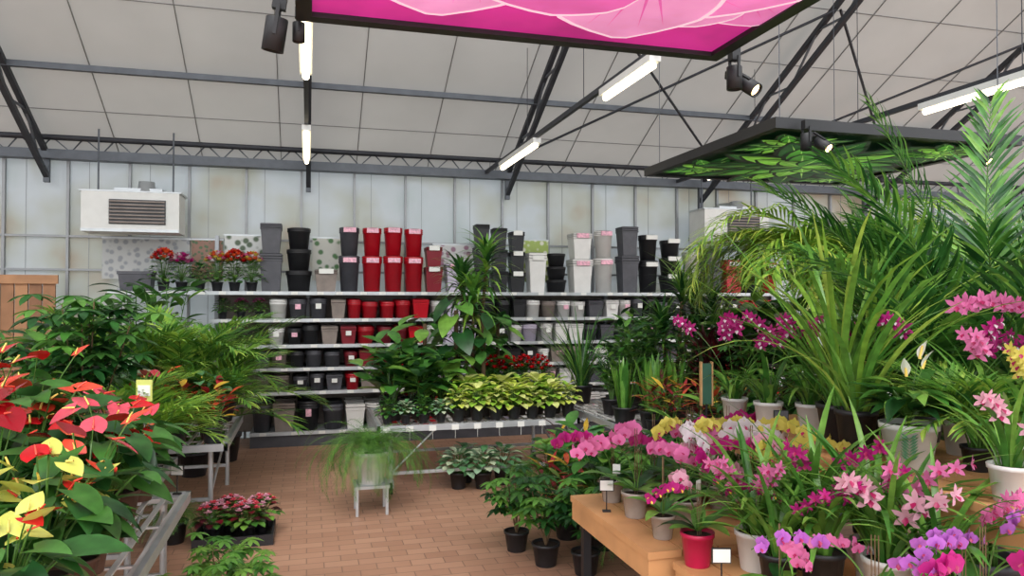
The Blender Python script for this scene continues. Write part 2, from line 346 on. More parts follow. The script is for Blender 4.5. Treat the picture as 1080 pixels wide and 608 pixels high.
# hanging light-box panels
def panel(name,x0,x1,y0,y1,z,face,extra=None,th=.1):
    mb=MB(); fw=.06
    box(mb,x0,x1,y0,y0+fw,z,z+th,blackF); box(mb,x0,x1,y1-fw,y1,z,z+th,blackF); box(mb,x0,x0+fw,y0+fw,y1-fw,z,z+th,blackF); box(mb,x1-fw,x1,y0+fw,y1-fw,z,z+th,blackF)
    box(mb,x0+fw,x1-fw,y0+fw,y1-fw,z+.02,z+th-.02,face)
    for a in (x0+.1,x1-.1):
        for c in (y0+.1,y1-.1): tube(mb,[(a,c,z+th),(a,c,min(rz(c)-.02,6))],.004,.004,steelM,3)
    if extra: extra(mb)
    put(name,mb.mesh(name))
pm=M('print_magenta',(206,50,150),.5,0,.25,2.5,0,.5)
pk=[M('print_petal%d'%i,c,.5,0,.16,5,0,.5) for i,c in enumerate(((236,130,200),(242,156,212),(230,104,186)))]; pe=M('print_petal_edge',(250,214,236),.5,0,.05,3,0,.6)
def petals(mb):
    z=2.7+.019
    for cx,cy,a0,L in ((.15,2.2,.5,.45),(1.5,2.3,.9,.45),(.45,2.15,.3,.64),(1.1,2.2,.1,.62)):
        for i in range(5):
            a=2*pi*i/5+a0; c,s=cos(a),sin(a)
            L2=min(L,(1.73-cx)/c if c>0.01 else 9,(cx-.02)/-c if c<-.01 else 9,(2.93-cy)/s if s>.01 else 9,(cy-1.17)/-s if s<-.01 else 9)
            z-=.0008; blade(mb,(cx,cy,z),(c,s,0),(0,0,-1),L2,L2*1.0,'round',pe,9,0,0)
            z-=.0008; blade(mb,(cx,cy,z),(c,s,0),(0,0,-1),L2*.97,L2*.94,'round',pk[i%3],9,0,0)
            for k in (-.3,-.1,.15,.32): z-=.0001; blade(mb,(cx,cy,z),(cos(a+k),sin(a+k),0),(0,0,-1),L2*.8,.012,'lance',pk[2],4,0,0)
panel('hanging_lightbox_pink_flower',-.05,1.8,1.1,3.0,2.7,pm,petals)
gE=[M('print_leaf%d'%i,c,.5,0,.4,5,0,.5) for i,c in enumerate(((118,180,56),(74,146,42),(30,84,32),(166,208,104)))]
dkp=M('print_dark',(12,38,18),.5,0,.5,5,0,.2)
def rosettes(mb):
    r=random.Random(3); z=2.719
    for cx,cy,sc in ((3.2,5.5,.7),(4.5,5.6,.6),(4.5,4.4,.6),(3.2,4.4,.6),(3.75,5.0,1.3)):
        for ring,(n,L) in enumerate(((11,.72),(10,.56),(9,.4),(7,.25))):
            for i in range(n):
                a=2*pi*i/n+ring*.3; c,s=cos(a),sin(a)
                L2=min(L*sc,(4.78-cx)/c if c>.01 else 9,(cx-2.92)/-c if c<-.01 else 9,(5.88-cy)/s if s>.01 else 9,(cy-4.12)/-s if s<-.01 else 9)
                z-=.0001; blade(mb,(cx,cy,z),(c,s,0),(0,0,-1),L2,.2*sc*(.6+L),'oval',dkp,5,0,0)
                z-=.0001; blade(mb,(cx,cy,z),(c,s,0),(0,0,-1),L2*.95,.15*sc*(.6+L),'oval',gE[2] if ring==0 else gE[(i+ring)%3],5,0,0)
                z-=.0001; blade(mb,(cx,cy,z),(c,s,0),(0,0,-1),L2*.9,.02,'lance',gE[3],3,0,0)
panel('hanging_lightbox_green_leaf',2.85,4.85,4.05,5.95,2.7,dkp,rosettes,.07)
hot=M('spot_bulb',(255,214,150),.4,0,0,5,0,9)
def spot(x,y,z,lit,tx=0,ty=0,s=.75):
    mb=MB(); box(mb,-.03,.03,-.03,.03,.12,.2,blackF); box(mb,-.008,.008,-.06,-.045,-.0,.14,blackF); box(mb,-.008,.008,.045,.06,0,.14,blackF)
    lathe(mb,[(0,.08),(.048,.08),(.05,.075),(.05,-.07),(.042,-.07),(.04,-.05),(0,-.05)],[blackF]*5+[hot if lit else kGry],seg=18)
    o=put('ceiling_spotlight',mb.mesh('spotlight'),x,y,z,0,s); o.rotation_euler=(tx,ty,0)
spot(-.13,3.02,2.64,False,.15,.15,.85); spot(-.04,3.05,2.67,False,0,0,.5); spot(1.88,2.98,2.62,False,0,0,.7); spot(1.97,3.0,2.6,True,-.8,-.5,.7); spot(3.02,3.98,2.6,False,.0,.0,.7); spot(3.12,3.94,2.58,True,-.9,-.3,.75); spot(4.45,4.0,2.58,True,-.8,-.3,.75)

# heaters
def heater(x0,x1,z0,z1,y0=8.55,y1=8.95,gx=(.33,.78)):
    mb=MB(); W=x1-x0
    box(mb,x0,x1,y0,y1,z0,z1,white); a=x0+W*gx[0]; c=x0+W*gx[1]
    box(mb,a,c,y0-.012,y0,z0+.08,z1-.08,grill)
    for i in range(7):
        z=z0+.1+i*(z1-z0-.2)/6
        box(mb,a+.01,c-.01,y0-.035,y0-.01,z-.008,z+.006,kTau)
    box(mb,x0-.02,x1+.02,y0-.005,y1,z1,z1+.015,galv); box(mb,x0,x1,y0-.01,y0,z0,z0+.03,galv)
    tube(mb,[(x0+W*.62,y0+.2,z1),(x0+W*.62,y0+.2,z1+.14)],.1,.08,galv,14,True); box(mb,x0+W*.3,x0+W*.8,y0+.12,y0+.28,z1+.015,z1+.06,galv)
    tube(mb,[(x0+W*.6,y0+.25,z1+.1),(x0+W*.6,y1+.2,z1+.12)],.04,.04,galv,8)
    tube(mb,[(x0+.1,y0+.25,z1),(x0+.1,y0+.25,EZ+.2)],.01,.01,steelM,5); tube(mb,[(x1-.1,y0+.25,z1),(x1-.1,y0+.25,EZ+.2)],.01,.01,steelM,5)
    box(mb,x0+.1,x1-.1,y1,YW-.04,z0+.05,z0+.1,steelM)
    put('wall_mounted_air_heater',mb.mesh('air_heater'))
heater(-2.27,-1.33,2.33,2.75,gx=(.28,.86)); heater(4.95,5.9,2.38,2.8,gx=(.35,.85))
# posters
def poster(x0,x1,z0,z1,c1,c2,sc):
    m=bpy.data.materials.new('poster_print'); m.use_nodes=True; nt=m.node_tree; N=nt.nodes; K=nt.links; b=N['Principled BSDF']
    tc=N.new('ShaderNodeTexCoord'); vo=N.new('ShaderNodeTexVoronoi'); vo.inputs['Scale'].default_value=sc; cr=N.new('ShaderNodeValToRGB'); cr.color_ramp.interpolation='EASE'
    e=cr.color_ramp.elements; e[0].position=.25; e[0].color=rgb(c2); e[1].position=.5; e[1].color=rgb(c1)
    K.new(tc.outputs['Object'],vo.inputs['Vector']); K.new(vo.outputs['Distance'],cr.inputs['Fac']); K.new(cr.outputs['Color'],b.inputs['Base Color']); b.inputs['Roughness'].default_value=.4
    mb=MB(); box(mb,x0,x1,YW-.1,YW-.055,z0,z1,m); box(mb,x0-.01,x1+.01,YW-.09,YW-.052,z1,z1+.02,galv)
    put('plant_poster',mb.mesh('poster'))
poster(-2.2,-1.3,1.85,2.3,(180,182,180),(140,144,148),14); poster(-1.28,-.95,1.85,2.3,(150,110,90),(70,100,60),22); poster(-.93,-.32,1.88,2.36,(210,212,208),(70,90,60),11); poster(.05,.5,1.85,2.35,(200,200,190),(60,110,50),12); poster(1.5,2.0,1.85,2.3,(206,206,204),(150,110,130),12); poster(2.6,3.0,1.85,2.38,(160,180,90),(220,220,200),14)

# shelving
LV=[(1.7,-2.0,6.25),(1.4,-1.0,6.25),(1.115,-1.0,6.25),(.86,-.6,6.25),(.6,-.6,6.25),(.16,-.6,6.25)]
mb=MB()
for z,a,c in LV:
    box(mb,a,c,8.5,9.02,z-.025,z,shelfm); box(mb,a,c,8.485,8.5,z-.03,z+.008,galv)
    x=a+.1
    while x<c-.1: box(mb,x,x+.07,8.48,8.485,z-.028,z+.006,lab); x+=R.uniform(.2,.35)
for x in (-2.0,-1.0,.0,1.25,2.5,3.75,5.0,6.25):
    box(mb,x-.02,x+.02,8.98,9.04,0,2.35 if x>-1.1 else 1.75,shelfm)
    box(mb,x-.015,x+.015,8.55,9.0,0,.06,shelfm)
box(mb,-.6,6.25,8.52,8.54,0,.13,kGry); box(mb,-1.0,6.25,9.03,9.05,.1,1.7,kTau)
put('display_shelving',mb.mesh('display_shelving'))
def small_pot(mb,x,y,z,r,h,mat,sq,nest=2):
    pf=[(0,0),(r*.78,0)]; ms=[mat]; hh=h*.72
    pf.append((r*.95,hh)); ms.append(mat)
    for k in range(nest):
        z0=hh+k*(h-hh)/nest; z1=hh+(k+1)*(h-hh)/nest
        pf+= [(r*1.0,z0+.002),(r*1.02,z1-.006),(r*.95,z1-.003)]; ms+=[mat,mat,kDk]
    pf+= [(r*.9,h),(r*.88,h*.75),(0,h*.75)]; ms+=[mat,mat,kDk]
    lathe(mb,pf,ms,x,y,z,12,sq)
def band(x,row):
    if x<-.55: return [kLil,kWht]
    if x<-.2: return [kWht,kLil] if row<2 else [kGry,kTau]
    if x<.15: return [kBlk,kGry]
    if x<.42: return [kGry,kTau] if row<3 else [kGry]
    if x<1.4: return [kRed,kRed,kRd2] if row<3 else ([kWht,kTau] if x<.8 and row==4 else [kRed,kTau])
    if x<1.95: return [kWht,kLil,kGry]
    if x<2.6: return [kBlk] if row<1 else [kWht,kBlk,kLil]
    if x<3.3: return [kWht,kWht,kTau]
    if x<4.0: return [kWht,kGry]
    if x<5.2: return [kBlk,kGry]
    return [kRed,kBlk]
for row,(z,a,c) in enumerate(LV[1:]):
    mb=MB(); gap=(.3,.285,.255,.26,.44)[row]; x=a+.12
    while x<c-.1:
        mats=band(x,row); m=R.choice(mats); sq=R.random()<.35; r_=R.uniform(.08,.105) if row<4 else R.uniform(.11,.15); h=gap*R.uniform(.64,.78)
        if not (x<-.45 and row in (0,1)):
            for k in range(2):
                small_pot(mb,x,8.5+r_+.03+k*(2*r_+.02) ,z,r_*.97,h*(1+.06*k),m,sq,R.choice((2,3)))
            if R.random()<.4: box(mb,x-.03,x+.03,8.5+.012,8.5+.016,z+h*.5,z+h*.75,R.choice((lab,lab,labP)))
        x+=r_*2.04+.006
    put('shelf_of_nested_flower_pots',mb.mesh('nested_pots'))
def tall(name,x,w,H,mat,sq=False,tiers=2,lb=None,y=8.76):
    mb=MB(); r=w/2*(.98 if not sq else 1.03); z=0; 
    for t in range(tiers):
        hh=H*(.56,.44)[t] if tiers==2 else (H if tiers==1 else H/tiers); r2=r*(1-.05*t)
        body=hh*.8; pf=[(0,z),(r2*.76,z),(r2*.93,z+body)]; ms=[mat,mat]; nn=3
        for k in range(nn):
            z0=z+body+k*(hh-body)/nn; z1=z+body+(k+1)*(hh-body)/nn
            pf+=[(r2*.99,z0+.002),(r2,z1-.008),(r2*.93,z1-.003)]; ms+=[mat,mat,kDk]
        pf+=[(r2*.85,z+hh),(r2*.8,z+hh*.9),(0,z+hh*.9)]; ms+=[mat,mat,kDk]
        lathe(mb,pf,ms,seg=22,sq=sq)
        if lb: box(mb,-r2*.6,r2*.6,-r2*1.0-.012,-r2*.9,z+body+.005,z+body+.06,lb)
        z+=hh*.985
    put(name,mb.mesh(name),x,y,1.7)
TL=[('grey_tall_planter',-.4,.25,.78,kGry,True,2,None),('black_round_planter',-.1,.3,.74,kBlk,False,3,None),
 ('taupe_planter',.2,.26,.26,kTau,True,1,lab),('grey_tall_planter',.46,.25,.76,kGry,False,2,labP),
 ('red_tall_planter',.72,.24,.76,kRed,False,2,labP),('red_tall_planter',.965,.24,.77,kRed,False,2,labP),('red_tall_planter',1.205,.24,.76,kRed,False,2,labP),('red_planter',1.44,.21,.55,kRd2,True,2,lab),('white_planter',1.7,.24,.35,kLil,True,1,labP),
 ('black_tall_planter',2.03,.2,.84,kBlk,True,3,None),('black_tall_planter',2.25,.2,.8,kBlk,True,3,None),('black_tall_planter',2.47,.2,.76,kBlk,True,3,lab),
 ('white_tall_planter',2.72,.23,.5,kWht,True,1,lab),('black_round_planter',2.99,.27,.5,kBlk,False,3,None),('white_tall_planter',3.3,.27,.76,kWht,True,2,labP),('white_round_planter',3.62,.26,.8,kWht,False,2,labP),
 ('grey_tall_planter',3.95,.24,.86,kGry,True,2,None),('black_tall_planter',4.24,.27,.76,kBlk,False,2,lab),('black_round_planter',4.55,.3,.7,kBlk,False,3,lab),('white_planter',4.86,.26,.55,kWht,False,2,None),
 ('grey_tall_planter',5.15,.24,.6,kGry,True,2,None),('red_planter',5.44,.26,.45,kRed,True,1,lab),('black_round_planter',5.72,.26,.5,kBlk,False,2,None),('red_planter',6.02,.26,.42,kRed,False,1,lab)]
for i,(n_,x,w,H,m,sq,t,lb) in enumerate(TL): tall(n_,x,w,H,m,sq,t,lb)
def trough(x0,x1,h,mat):
    mb=MB(); c=(x0+x1)/2; r=(x1-x0)/2
    lathe(mb,[(0,0),(r*.85,0),(r*.97,h*.85),(r*1.03,h*.86),(r*1.03,h),(r*.95,h),(r*.93,h*.85),(0,h*.85)],[mat]*6+[kDk],seg=4,sq=True,asp=1)
    o=put('window_box_planter',mb.mesh('trough'),c,8.76,1.7); o.scale=(1,.75,1)
trough(-1.95,-1.6,.22,kGry)

# tables
def bench(name,x0,x1,y0,y1,z,wheels=True):
    mb=MB(); e=.05
    box(mb,x0,x1,y0,y0+.025,z-e,z,galv); box(mb,x0,x1,y1-.025,y1,z-e,z,galv); box(mb,x0,x0+.025,y0,y1,z-e,z,galv); box(mb,x1-.025,x1,y0,y1,z-e,z,galv)
    n=int((x1-x0)/.08)
    for i in range(n): xx=x0+.04+i*(x1-x0-.08)/max(1,n-1); box(mb,xx-.012,xx+.012,y0+.02,y1-.02,z-.02,z-.012,white)
    for i in range(6): yy=y0+.04+i*(y1-y0-.08)/5; box(mb,x0+.02,x1-.02,yy-.01,yy+.01,z-.03,z-.021,galv)
    wh=.1 if wheels else 0
    for xx in (x0+.12,x1-.12):
        for yy in (y0+.1,y1-.1):
            tube(mb,[(xx,yy,wh),(xx,yy,z-.04)],.018,.018,galv,6)
            if wheels:
                tube(mb,[(xx-.012,yy,.05),(xx+.012,yy,.05)],.05,.05,rub,14,True); box(mb,xx-.022,xx-.016,yy-.02,yy+.02,.05,.12,galv); box(mb,xx+.016,xx+.022,yy-.02,yy+.02,.05,.12,galv); box(mb,xx-.022,xx+.022,yy-.02,yy+.02,.1,.115,galv)
        tube(mb,[(xx,y0+.1,.2),(xx,y1-.1,z-.08)],.01,.01,galv,5)
    for yy in (y0+.1,y1-.1): box(mb,x0+.12,x1-.12,yy-.012,yy+.012,.16,.185,galv); tube(mb,[(x0+.12,yy,.17),(x0+.5,yy,z-.05)],.009,.009,galv,5)
    put(name,mb.mesh(name))
bench('rolling_plant_bench',.55,2.3,6.1,7.2,.58)
bench('plant_bench',-2.6,-.55,5.65,7.0,.58,False)
bench('plant_bench',-2.9,-.85,4.5,5.5,.54,False)
bench('plant_bench',-2.6,-.6,1.6,4.32,.58,False)
bench('plant_bench',2.4,4.9,4.65,7.1,.6,False)
def wbench(x0,x1,y0,y1,z,np_=5,apron=.09,panel_=False):
    mb=MB(); w=(x1-x0)/np_
    for i in range(np_): box(mb,x0+i*w+.004,x0+(i+1)*w-.004,y0,y1,z-.03,z,wood if i%2 else woodD if i==3 else wood)
    box(mb,x0+.01,x0+.03,y0+.01,y1-.01,z-.03-apron,z-.031,wood); box(mb,x1-.03,x1-.01,y0+.01,y1-.01,z-.03-apron,z-.031,wood)
    box(mb,x0+.03,x1-.03,y1-.03,y1-.01,z-.03-apron,z-.031,wood); box(mb,x0+.03,x1-.03,y0+.01,y0+.03,z-.03-apron,z-.031,wood)
    for xx in (x0+.06,x1-.06):
        for yy in (y0+.08,y1-.08): box(mb,xx-.02,xx+.02,yy-.02,yy+.02,0,z-.031,blackF)
        box(mb,xx-.015,xx+.015,y0+.08,y1-.08,.1,.13,blackF)
    put('wooden_display_table',mb.mesh('wood_table'))
wbench(1.33,2.13,2.76,3.68,.58); wbench(1.42,2.13,1.2,2.72,.55); wbench(2.17,3.0,1.3,3.85,.92,5)
# wooden slatted partition on the left
mb=MB()
for i in range(10): box(mb,-3.75+i*.125,-3.637+i*.125,8.6,8.63,0,1.86,woodP[i%3])
box(mb,-3.77,-2.48,8.57,8.6,1.78,1.87,woodP[1]); box(mb,-3.77,-2.48,8.57,8.6,.9,.98,woodP[1]); box(mb,-3.77,-2.48,8.57,8.6,.1,.18,woodP[1])
put('wooden_slat_partition',mb.mesh('partition'))

# ------------------------------------------------------------------ plant library
A1=g_anth(1,[fRed,fDrk,fCor],.42); A2=g_anth(2,[fCor,fPnk],.4); A3=g_anth(3,[fRed,fRed,fPnk],.42); A4=g_anth(4,[fYel,fYel,fRed],.36,28,13,.09); A5=g_anth(5,[fCor,fRed],.68,36,11,.11,ls=1.1); A6=g_anth(6,[fRed,fDrk],.7,36,9,.11,ls=1.1)
T='potted_anthurium'
for me,x,y,s,ro in ((A4,-.82,2.72,1,0),(A2,-.8,3.12,1,1),(A3,-.82,3.5,1,2),(A3,-.84,3.85,.95,3.2),(A2,-.82,4.18,.8,4),(A1,-1.12,3.15,1.05,1.5),(A4,-1.05,2.6,1.05,2.5),(A1,-1.12,3.55,1.15,.4),(A5,-1.28,3.95,.9,.3),(A6,-1.55,4.1,.9,1.2),(A5,-1.32,3.5,.95,2.2),(A4,-.8,2.35,.85,4),(A6,-1.7,3.75,.95,4.4),(A3,-1.08,4.15,.95,.9),(A4,-.78,2.95,.8,3),(A1,-1.0,3.85,1,2.9)):
    put(T,me,x,y,.58,ro,s)
S1=g_schef(11,1.15,7,11,.15,.05,gD+gM[:2]); S2=g_schef(12,.5,5,7,.09,.035,gM,.1,.13); S3=g_schef(13,.6,5,8,.11,.04,gM+gD,.1,.16)
put('potted_schefflera',S1,-1.3,5.0,.54,0,1); put('potted_schefflera',S1,-1.85,5.0,.54,2,.8); put('potted_schefflera',S1,-2.4,4.9,.54,4,.7)
P1=g_palm(21,22,1.0,.28,.024,gL+gM,ph=.16,pr_=.1,canes=.25); P2=g_palm(22,28,.65,.24,.02,gL+gM,ph=.14,pr_=.09,np_=18)
P2y=g_palm(23,28,.62,.24,.018,gL+gY[2:3],ph=.14,pr_=.09,np_=18)
put('potted_areca_palm',P1,-1.0,6.65,.58,0,.95); put('potted_areca_palm',P2y,-.98,4.95,.54,1,1.0); put('potted_areca_palm',P2,-.72,6.3,.58,2,.9); put('potted_areca_palm',P2y,-1.2,5.4,.54,3,1.0); put('potted_areca_palm',P1,-1.45,6.5,.58,2,.95); put('potted_areca_palm',P1,-1.0,7.35,0,4,1.4)
D1=g_leafy(31,.75,.5,6,9,.22,.1,'oval',gM+gD,.11,.16); D2=g_leafy(32,.6,.6,6,8,.2,.1,'oval',gS+gD,.1,.14); D3=g_leafy(33,1.3,.25,5,20,.18,.07,'oval',gD+gM,.14,.24); D4=g_leafy(34,1.0,.4,8,15,.17,.065,'lance',gD+gM,.13,.2)
D6=g_leafy(35,.45,.7,6,8,.15,.07,'oval',gD+gS[1:2],.08,.12)
put('potted_dieffenbachia',D1,-1.75,5.95,.58); put('potted_dieffenbachia',D2,-1.35,6.1,.58,2,1.1); put('potted_dieffenbachia',D2,-2.2,5.9,.58,1,1.1); put('potted_dieffenbachia',D1,-1.95,6.5,.58,4,1.2)
put('potted_calathea',D6,-.95,5.3,.54,0,1); put('potted_calathea',D6,-.7,5.95,.58,1,1.1); put('potted_calathea',D6,-.98,4.65,.54,2,1)
put('potted_ficus',D3,-1.35,7.75,0,0,1.55); put('potted_ficus',D3,-2.0,7.9,0,2,1.2); put('potted_ficus',D3,-1.6,7.9,0,1,1.5); put('potted_ficus',D3,-.8,7.95,0,3,1.15)
C1=g_leafy(41,.38,.9,7,7,.13,.05,'oval',gC,.07,.11); C2=g_leafy(42,.5,.7,6,9,.16,.035,'lance',gC+gR,.08,.12)
for x,y,ro,s in ((-.66,5.74,0,1.05),(-.9,5.76,1,1.1),(-1.15,5.85,3,1),(-.95,6.1,4,1.1)): put('potted_croton',C1,x,y,.58,ro,s)
put('potted_anthurium',A2,-1.1,5.95,.58,1,.9); put('potted_boston_fern',g_fern(53,60,.5,gL+gM,.14,.1,kBlk,(-1.2,-.2)),-.7,6.75,.58,0,1.1)
F1=g_fern(51,120,.8,gM+gD[2:]+gL[2:],.26,.14,kWht,(-2.2,-1.2),.075,.026,(.5,1.4)); F2=g_fern(52,60,.42,gM,.18,.11,kBlk)
put('potted_boston_fern',F1,.47,5.74,.22,0,.92)
mb=MB(); box(mb,-.13,.13,-.13,.13,.2,.22,galv)
for sx in (-.11,.11):
    for sy in (-.11,.11): box(mb,sx-.01,sx+.01,sy-.01,sy+.01,0,.2,galv)
put('plant_stand',mb.mesh('stand'),.47,5.74,0)
# tray on the floor at the left
mb=MB(); box(mb,-.25,.25,-.18,.18,0,.02,kBlk); box(mb,-.25,.25,-.18,-.165,.02,.07,kBlk); box(mb,-.25,.25,.165,.18,.02,.07,kBlk); box(mb,-.25,-.235,-.165,.165,.02,.07,kBlk); box(mb,.235,.25,-.165,.165,.02,.07,kBlk)
tr=mb.mesh('tray'); put('plant_tray',tr,-.46,5.3,0)
Lp=g_low(61,gR+gM,[fPnk,pBlush],.1,.11); Lg=g_low(62,gY); Ls=g_low(63,gS,None,.12,.12); Lr=g_low(64,gM+gD,[fRed],.2,.09,nf=20); Lk=g_low(65,gM,[pMag,pPnk],.12,.1,nf=20); Lo=g_low(66,gM,[fRed,pOrg,pYel,pWht,pPnk],.22,.13,nf=34,fs=.05); Lo2=g_low(70,gM,[fRed,fPnk,pOrg],.24,.13,nf=30,fs=.05); Lo3=g_low(75,gM,[pPnk,pWht,pMag],.2,.13,nf=30,fs=.05)
Lg2=g_low(67,gY,None,.15,.1,50,.09,.065); Lm=g_low(68,gM+gD,None,.15,.1,50,.07,.045)
for x,y in ((-.6,5.25),(-.38,5.22),(-.5,5.4),(-.3,5.38)): put('potted_poinsettia',Lp,x,y,.02,x*9,1)
put('potted_fern',F2,-.85,5.35,0,0,.8)
put('potted_schefflera',S2,-.42,4.05,0,0,.75); put('potted_schefflera',S2,-.3,3.75,0,1,.72); put('potted_schefflera',S2,-.5,3.6,0,3,.7)
# shelf flowers
for i in range(6): put('flower_bouquet_pot',(Lo2,Lo3,Lm,Lo,Lo2,Lo)[i],-1.5+i*.18,8.68,1.7,i,1.12)
for i in range(3): put('potted_african_violet',(Lm,Lk,Lk)[i],-.9+i*.19,8.68,1.4,i,.85); put('potted_african_violet',(Lk,Lk,Lm)[i],-.9+i*.19,8.68,1.115,i,.8)

# centre bench plants
N1=g_pole(71,1.0,26,.24,.18,gM+gD); N2=g_pole(72,.9,26,.24,.13,gD+gM,prof='oval')
put('potted_monstera_on_moss_pole',N1,1.3,6.62,.58,0,1.02); put('potted_philodendron_on_moss_pole',N2,1.55,6.6,.58,1,1.0); put('potted_philodendron_on_moss_pole',N2,1.05,6.85,.58,3,.98); put('potted_monstera_on_moss_pole',N1,1.75,6.85,.58,4,.9)
K1=g_drac(73,[1.3,1.1,.95],70,.42,.045,gM+gL+gD,ph=.18,pr_=.11,droop=(.8,2.0)); put('potted_dracaena_tree',K1,1.5,6.85,.58,0,1.0)
D5=g_leafy(74,.6,.75,8,8,.21,.1,'oval',gS[1:2]+gD+gM,.1,.14)
for x,y,ro,s in ((.7,6.42,0,1.08),(.95,6.4,1,1),(.75,6.8,2,1.15),(1.12,6.5,4,.95),(.9,6.65,3,1.15)): put('potted_calathea',D5,x,y,.58,ro,s)
for i in range(4): put('potted_peperomia',(Lm,Ls,Lm,Ls)[i],.64+i*.15,6.2,.58,i,.8)
for i in range(7): put('potted_golden_pothos',(Lg,Lg2)[i%2],1.24+i*.165,6.22,.58,i,1.12)
for i in range(6): put('potted_golden_pothos',(Lg2,Lg)[i%2],1.35+i*.165,6.42,.58,i*2,1.3)
for i in range(4): put('potted_red_kalanchoe',Lr,1.66+i*.15,6.66,.58,i,1.4)
for i,(x,y) in enumerate(((1.25,6.25),(1.45,6.2),(1.65,6.3),(1.35,6.45))): put('potted_silver_nettle',Ls,x,y,0,i,1.4)
put('potted_boston_fern',F2,1.8,6.15,0,1,.7)
mb=MB()
for i in range(9): tag(mb,.62+i*.19,6.085,.53,-pi/2,lab,.06,.045)
put('price_labels',mb.mesh('price_labels'))

# floor plants right of centre
put('potted_schefflera',S3,1.4,4.3,0,0,.85); put('potted_schefflera',S3,1.58,4.1,0,2,.85); put('potted_schefflera',S3,1.3,4.6,0,4,.8)
put('potted_dieffenbachia',D1,1.85,4.5,0,1,1.0); put('potted_croton',C2,1.7,4.75,0,1,1.2); put('potted_fern',F2,2.1,4.85,.0,0,1.5); put('potted_dieffenbachia',D1,1.75,5.2,0,3,.85); put('potted_calathea',D5,2.1,5.4,0,2,1.1); put('potted_schefflera',S3,2.15,4.4,0,5,1.2); put('potted_croton',C2,2.15,5.9,0,5,1.2)
put('potted_boston_fern',F2,2.1,4.1,.0,0,1.5); put('potted_dieffenbachia',D1,2.4,4.3,0,1,1.2)

# bench D plants
Y1=g_straps(81,80,1.0,.02,(1.0,1.5),(.4,1.6),gM+gD,.18,.11,prof='needle').mesh('grass'); Z1=g_straps(82,22,.46,.035,(1.25,1.55),(-.1,.25),gM+gL[2:],.14,.1).mesh('sansevieria')
K2=g_drac(83,[.8,.5],60,.46,.034,gD+gM,ph=.2); K3=g_drac(84,[.3,.15],34,.42,.05,gR,ph=.16,pr_=.1)
put('potted_ponytail_grass',Y1,2.6,6.85,.6,0,1.0); put('potted_ponytail_grass',Y1,2.75,6.4,.6,2,.7)
put('potted_ficus',D4,2.98,6.6,.6,0,.95); put('potted_ficus',D4,3.35,6.9,.6,2,1.0); put('potted_ficus',D4,2.85,6.15,.6,4,.85); put('potted_ficus',D4,3.6,6.3,.6,5,.95); put('potted_ficus',D3,3.1,6.25,.6,3,.72); put('potted_ficus',D4,2.6,6.1,.6,1,.7); put('potted_ficus',D4,3.25,6.0,.6,1,.8)
put('potted_dracaena',K2,3.32,6.35,.6,0,1.12); put('potted_dracaena',K2,4.0,6.6,.6,2,1); put('potted_dracaena',K2,3.7,6.6,.6,4,1.05)
for x,y,ro in ((2.5,5.6,0),(2.7,5.5,1),(2.92,5.5,2),(2.62,5.35,3),(3.05,5.75,5),(2.8,5.7,4)): put('potted_snake_plant',Z1,x,y,.6,ro,1)
for x,y,ro in ((3.2,5.45,0),(3.45,5.3,2),(3.35,5.75,4)): put('potted_cordyline',K3,x,y,.6,ro,1.15)
for x,y,ro in ((2.55,4.9,0),(2.8,4.95,1),(3.05,5.05,2),(2.55,5.15,3),(2.95,4.8,4)): put('potted_croton',C2,x,y,.6,ro,.9)
put('potted_dieffenbachia',D1,3.7,5.9,.6,0,1.3); put('potted_dieffenbachia',D1,3.9,5.3,.6,2,1.3); put('potted_schefflera',S1,4.3,5.9,.6,1,.9); put('potted_schefflera',S1,3.3,4.95,.6,1,.65); put('potted_dieffenbachia',D1,4.1,6.1,.6,3,1.5)
put('potted_ficus',D4,4.5,5.2,.6,0,1.1); put('potted_ficus',D3,4.7,6.4,.6,1,.9)
P3=g_palm(91,36,1.35,.44,.021,gL+gY[:1]+gY[2:3]+gL[1:2],(1.25,1.54),(-1.4,-.6),.2,.13,36,droop=1.3,start=.2,canes=.35,cmin=.58,st=gL[1],rad=.008)
put('potted_areca_palm',P3,3.75,4.65,.6,0,1.03); put('potted_areca_palm',P3,4.75,4.9,.6,2,1.0)
P4=g_palm(92,26,1.75,.38,.021,gM+gD,(1.25,1.54),(.0,1.1),.3,.17,40,droop=.8,start=.22,potm=kGry,canes=.6,cmin=.15); put('potted_kentia_palm',P4,3.3,3.0,0,0,1.04); put('potted_kentia_palm',P4,3.85,3.4,0,2,1.04)
put('potted_areca_palm',P3,4.4,3.9,0,3,1.05); put('potted_ficus',D3,3.35,2.5,0,1,1.0)
put('potted_schefflera',S1,3.3,3.7,0,2,1.2); put('potted_ficus',D4,3.2,4.15,0,2,1.25); put('potted_ficus',D3,3.35,3.35,0,2,1.0); put('potted_ficus',D4,2.75,4.3,0,3,1.1)

# orchids
H1=g_phal(101,pPnk,lipM); H2=g_phal(102,pMag,lipM,.3); H3=g_phal(103,pWht,lipM,.36,2,8,.085); H4=g_phal(104,pYel,lipM,.36); H5=g_phal(105,pLil,lipM,.26,3,8,.055,kWht); H6=g_phal(106,pBlush,lipM,.32); H7=g_phal(107,pMag,lipY,.22,3,10,.055,kMag,.07,.14)
O='potted_phalaenopsis_orchid'
for i,(me,x,y,s) in enumerate(((H2,1.5,3.52,.95),(H1,1.5,3.24,1),(H1,1.72,3.5,1.05),(H3,1.75,3.26,1),(H2,1.66,3.05,1),(H4,1.95,3.52,1.05),(H6,1.96,3.25,1),(H4,1.98,3.02,1.0),(H7,1.5,2.66,.95),(H6,1.48,2.92,.85),(H4,2.06,3.35,1.1),(H1,1.6,3.4,.9),(H3,1.86,3.4,1.05),(H2,2.05,3.6,1.1))):
    put(O,me,x,y,.58 if y>2.75 else .55,(i%5-2)*.25,s)
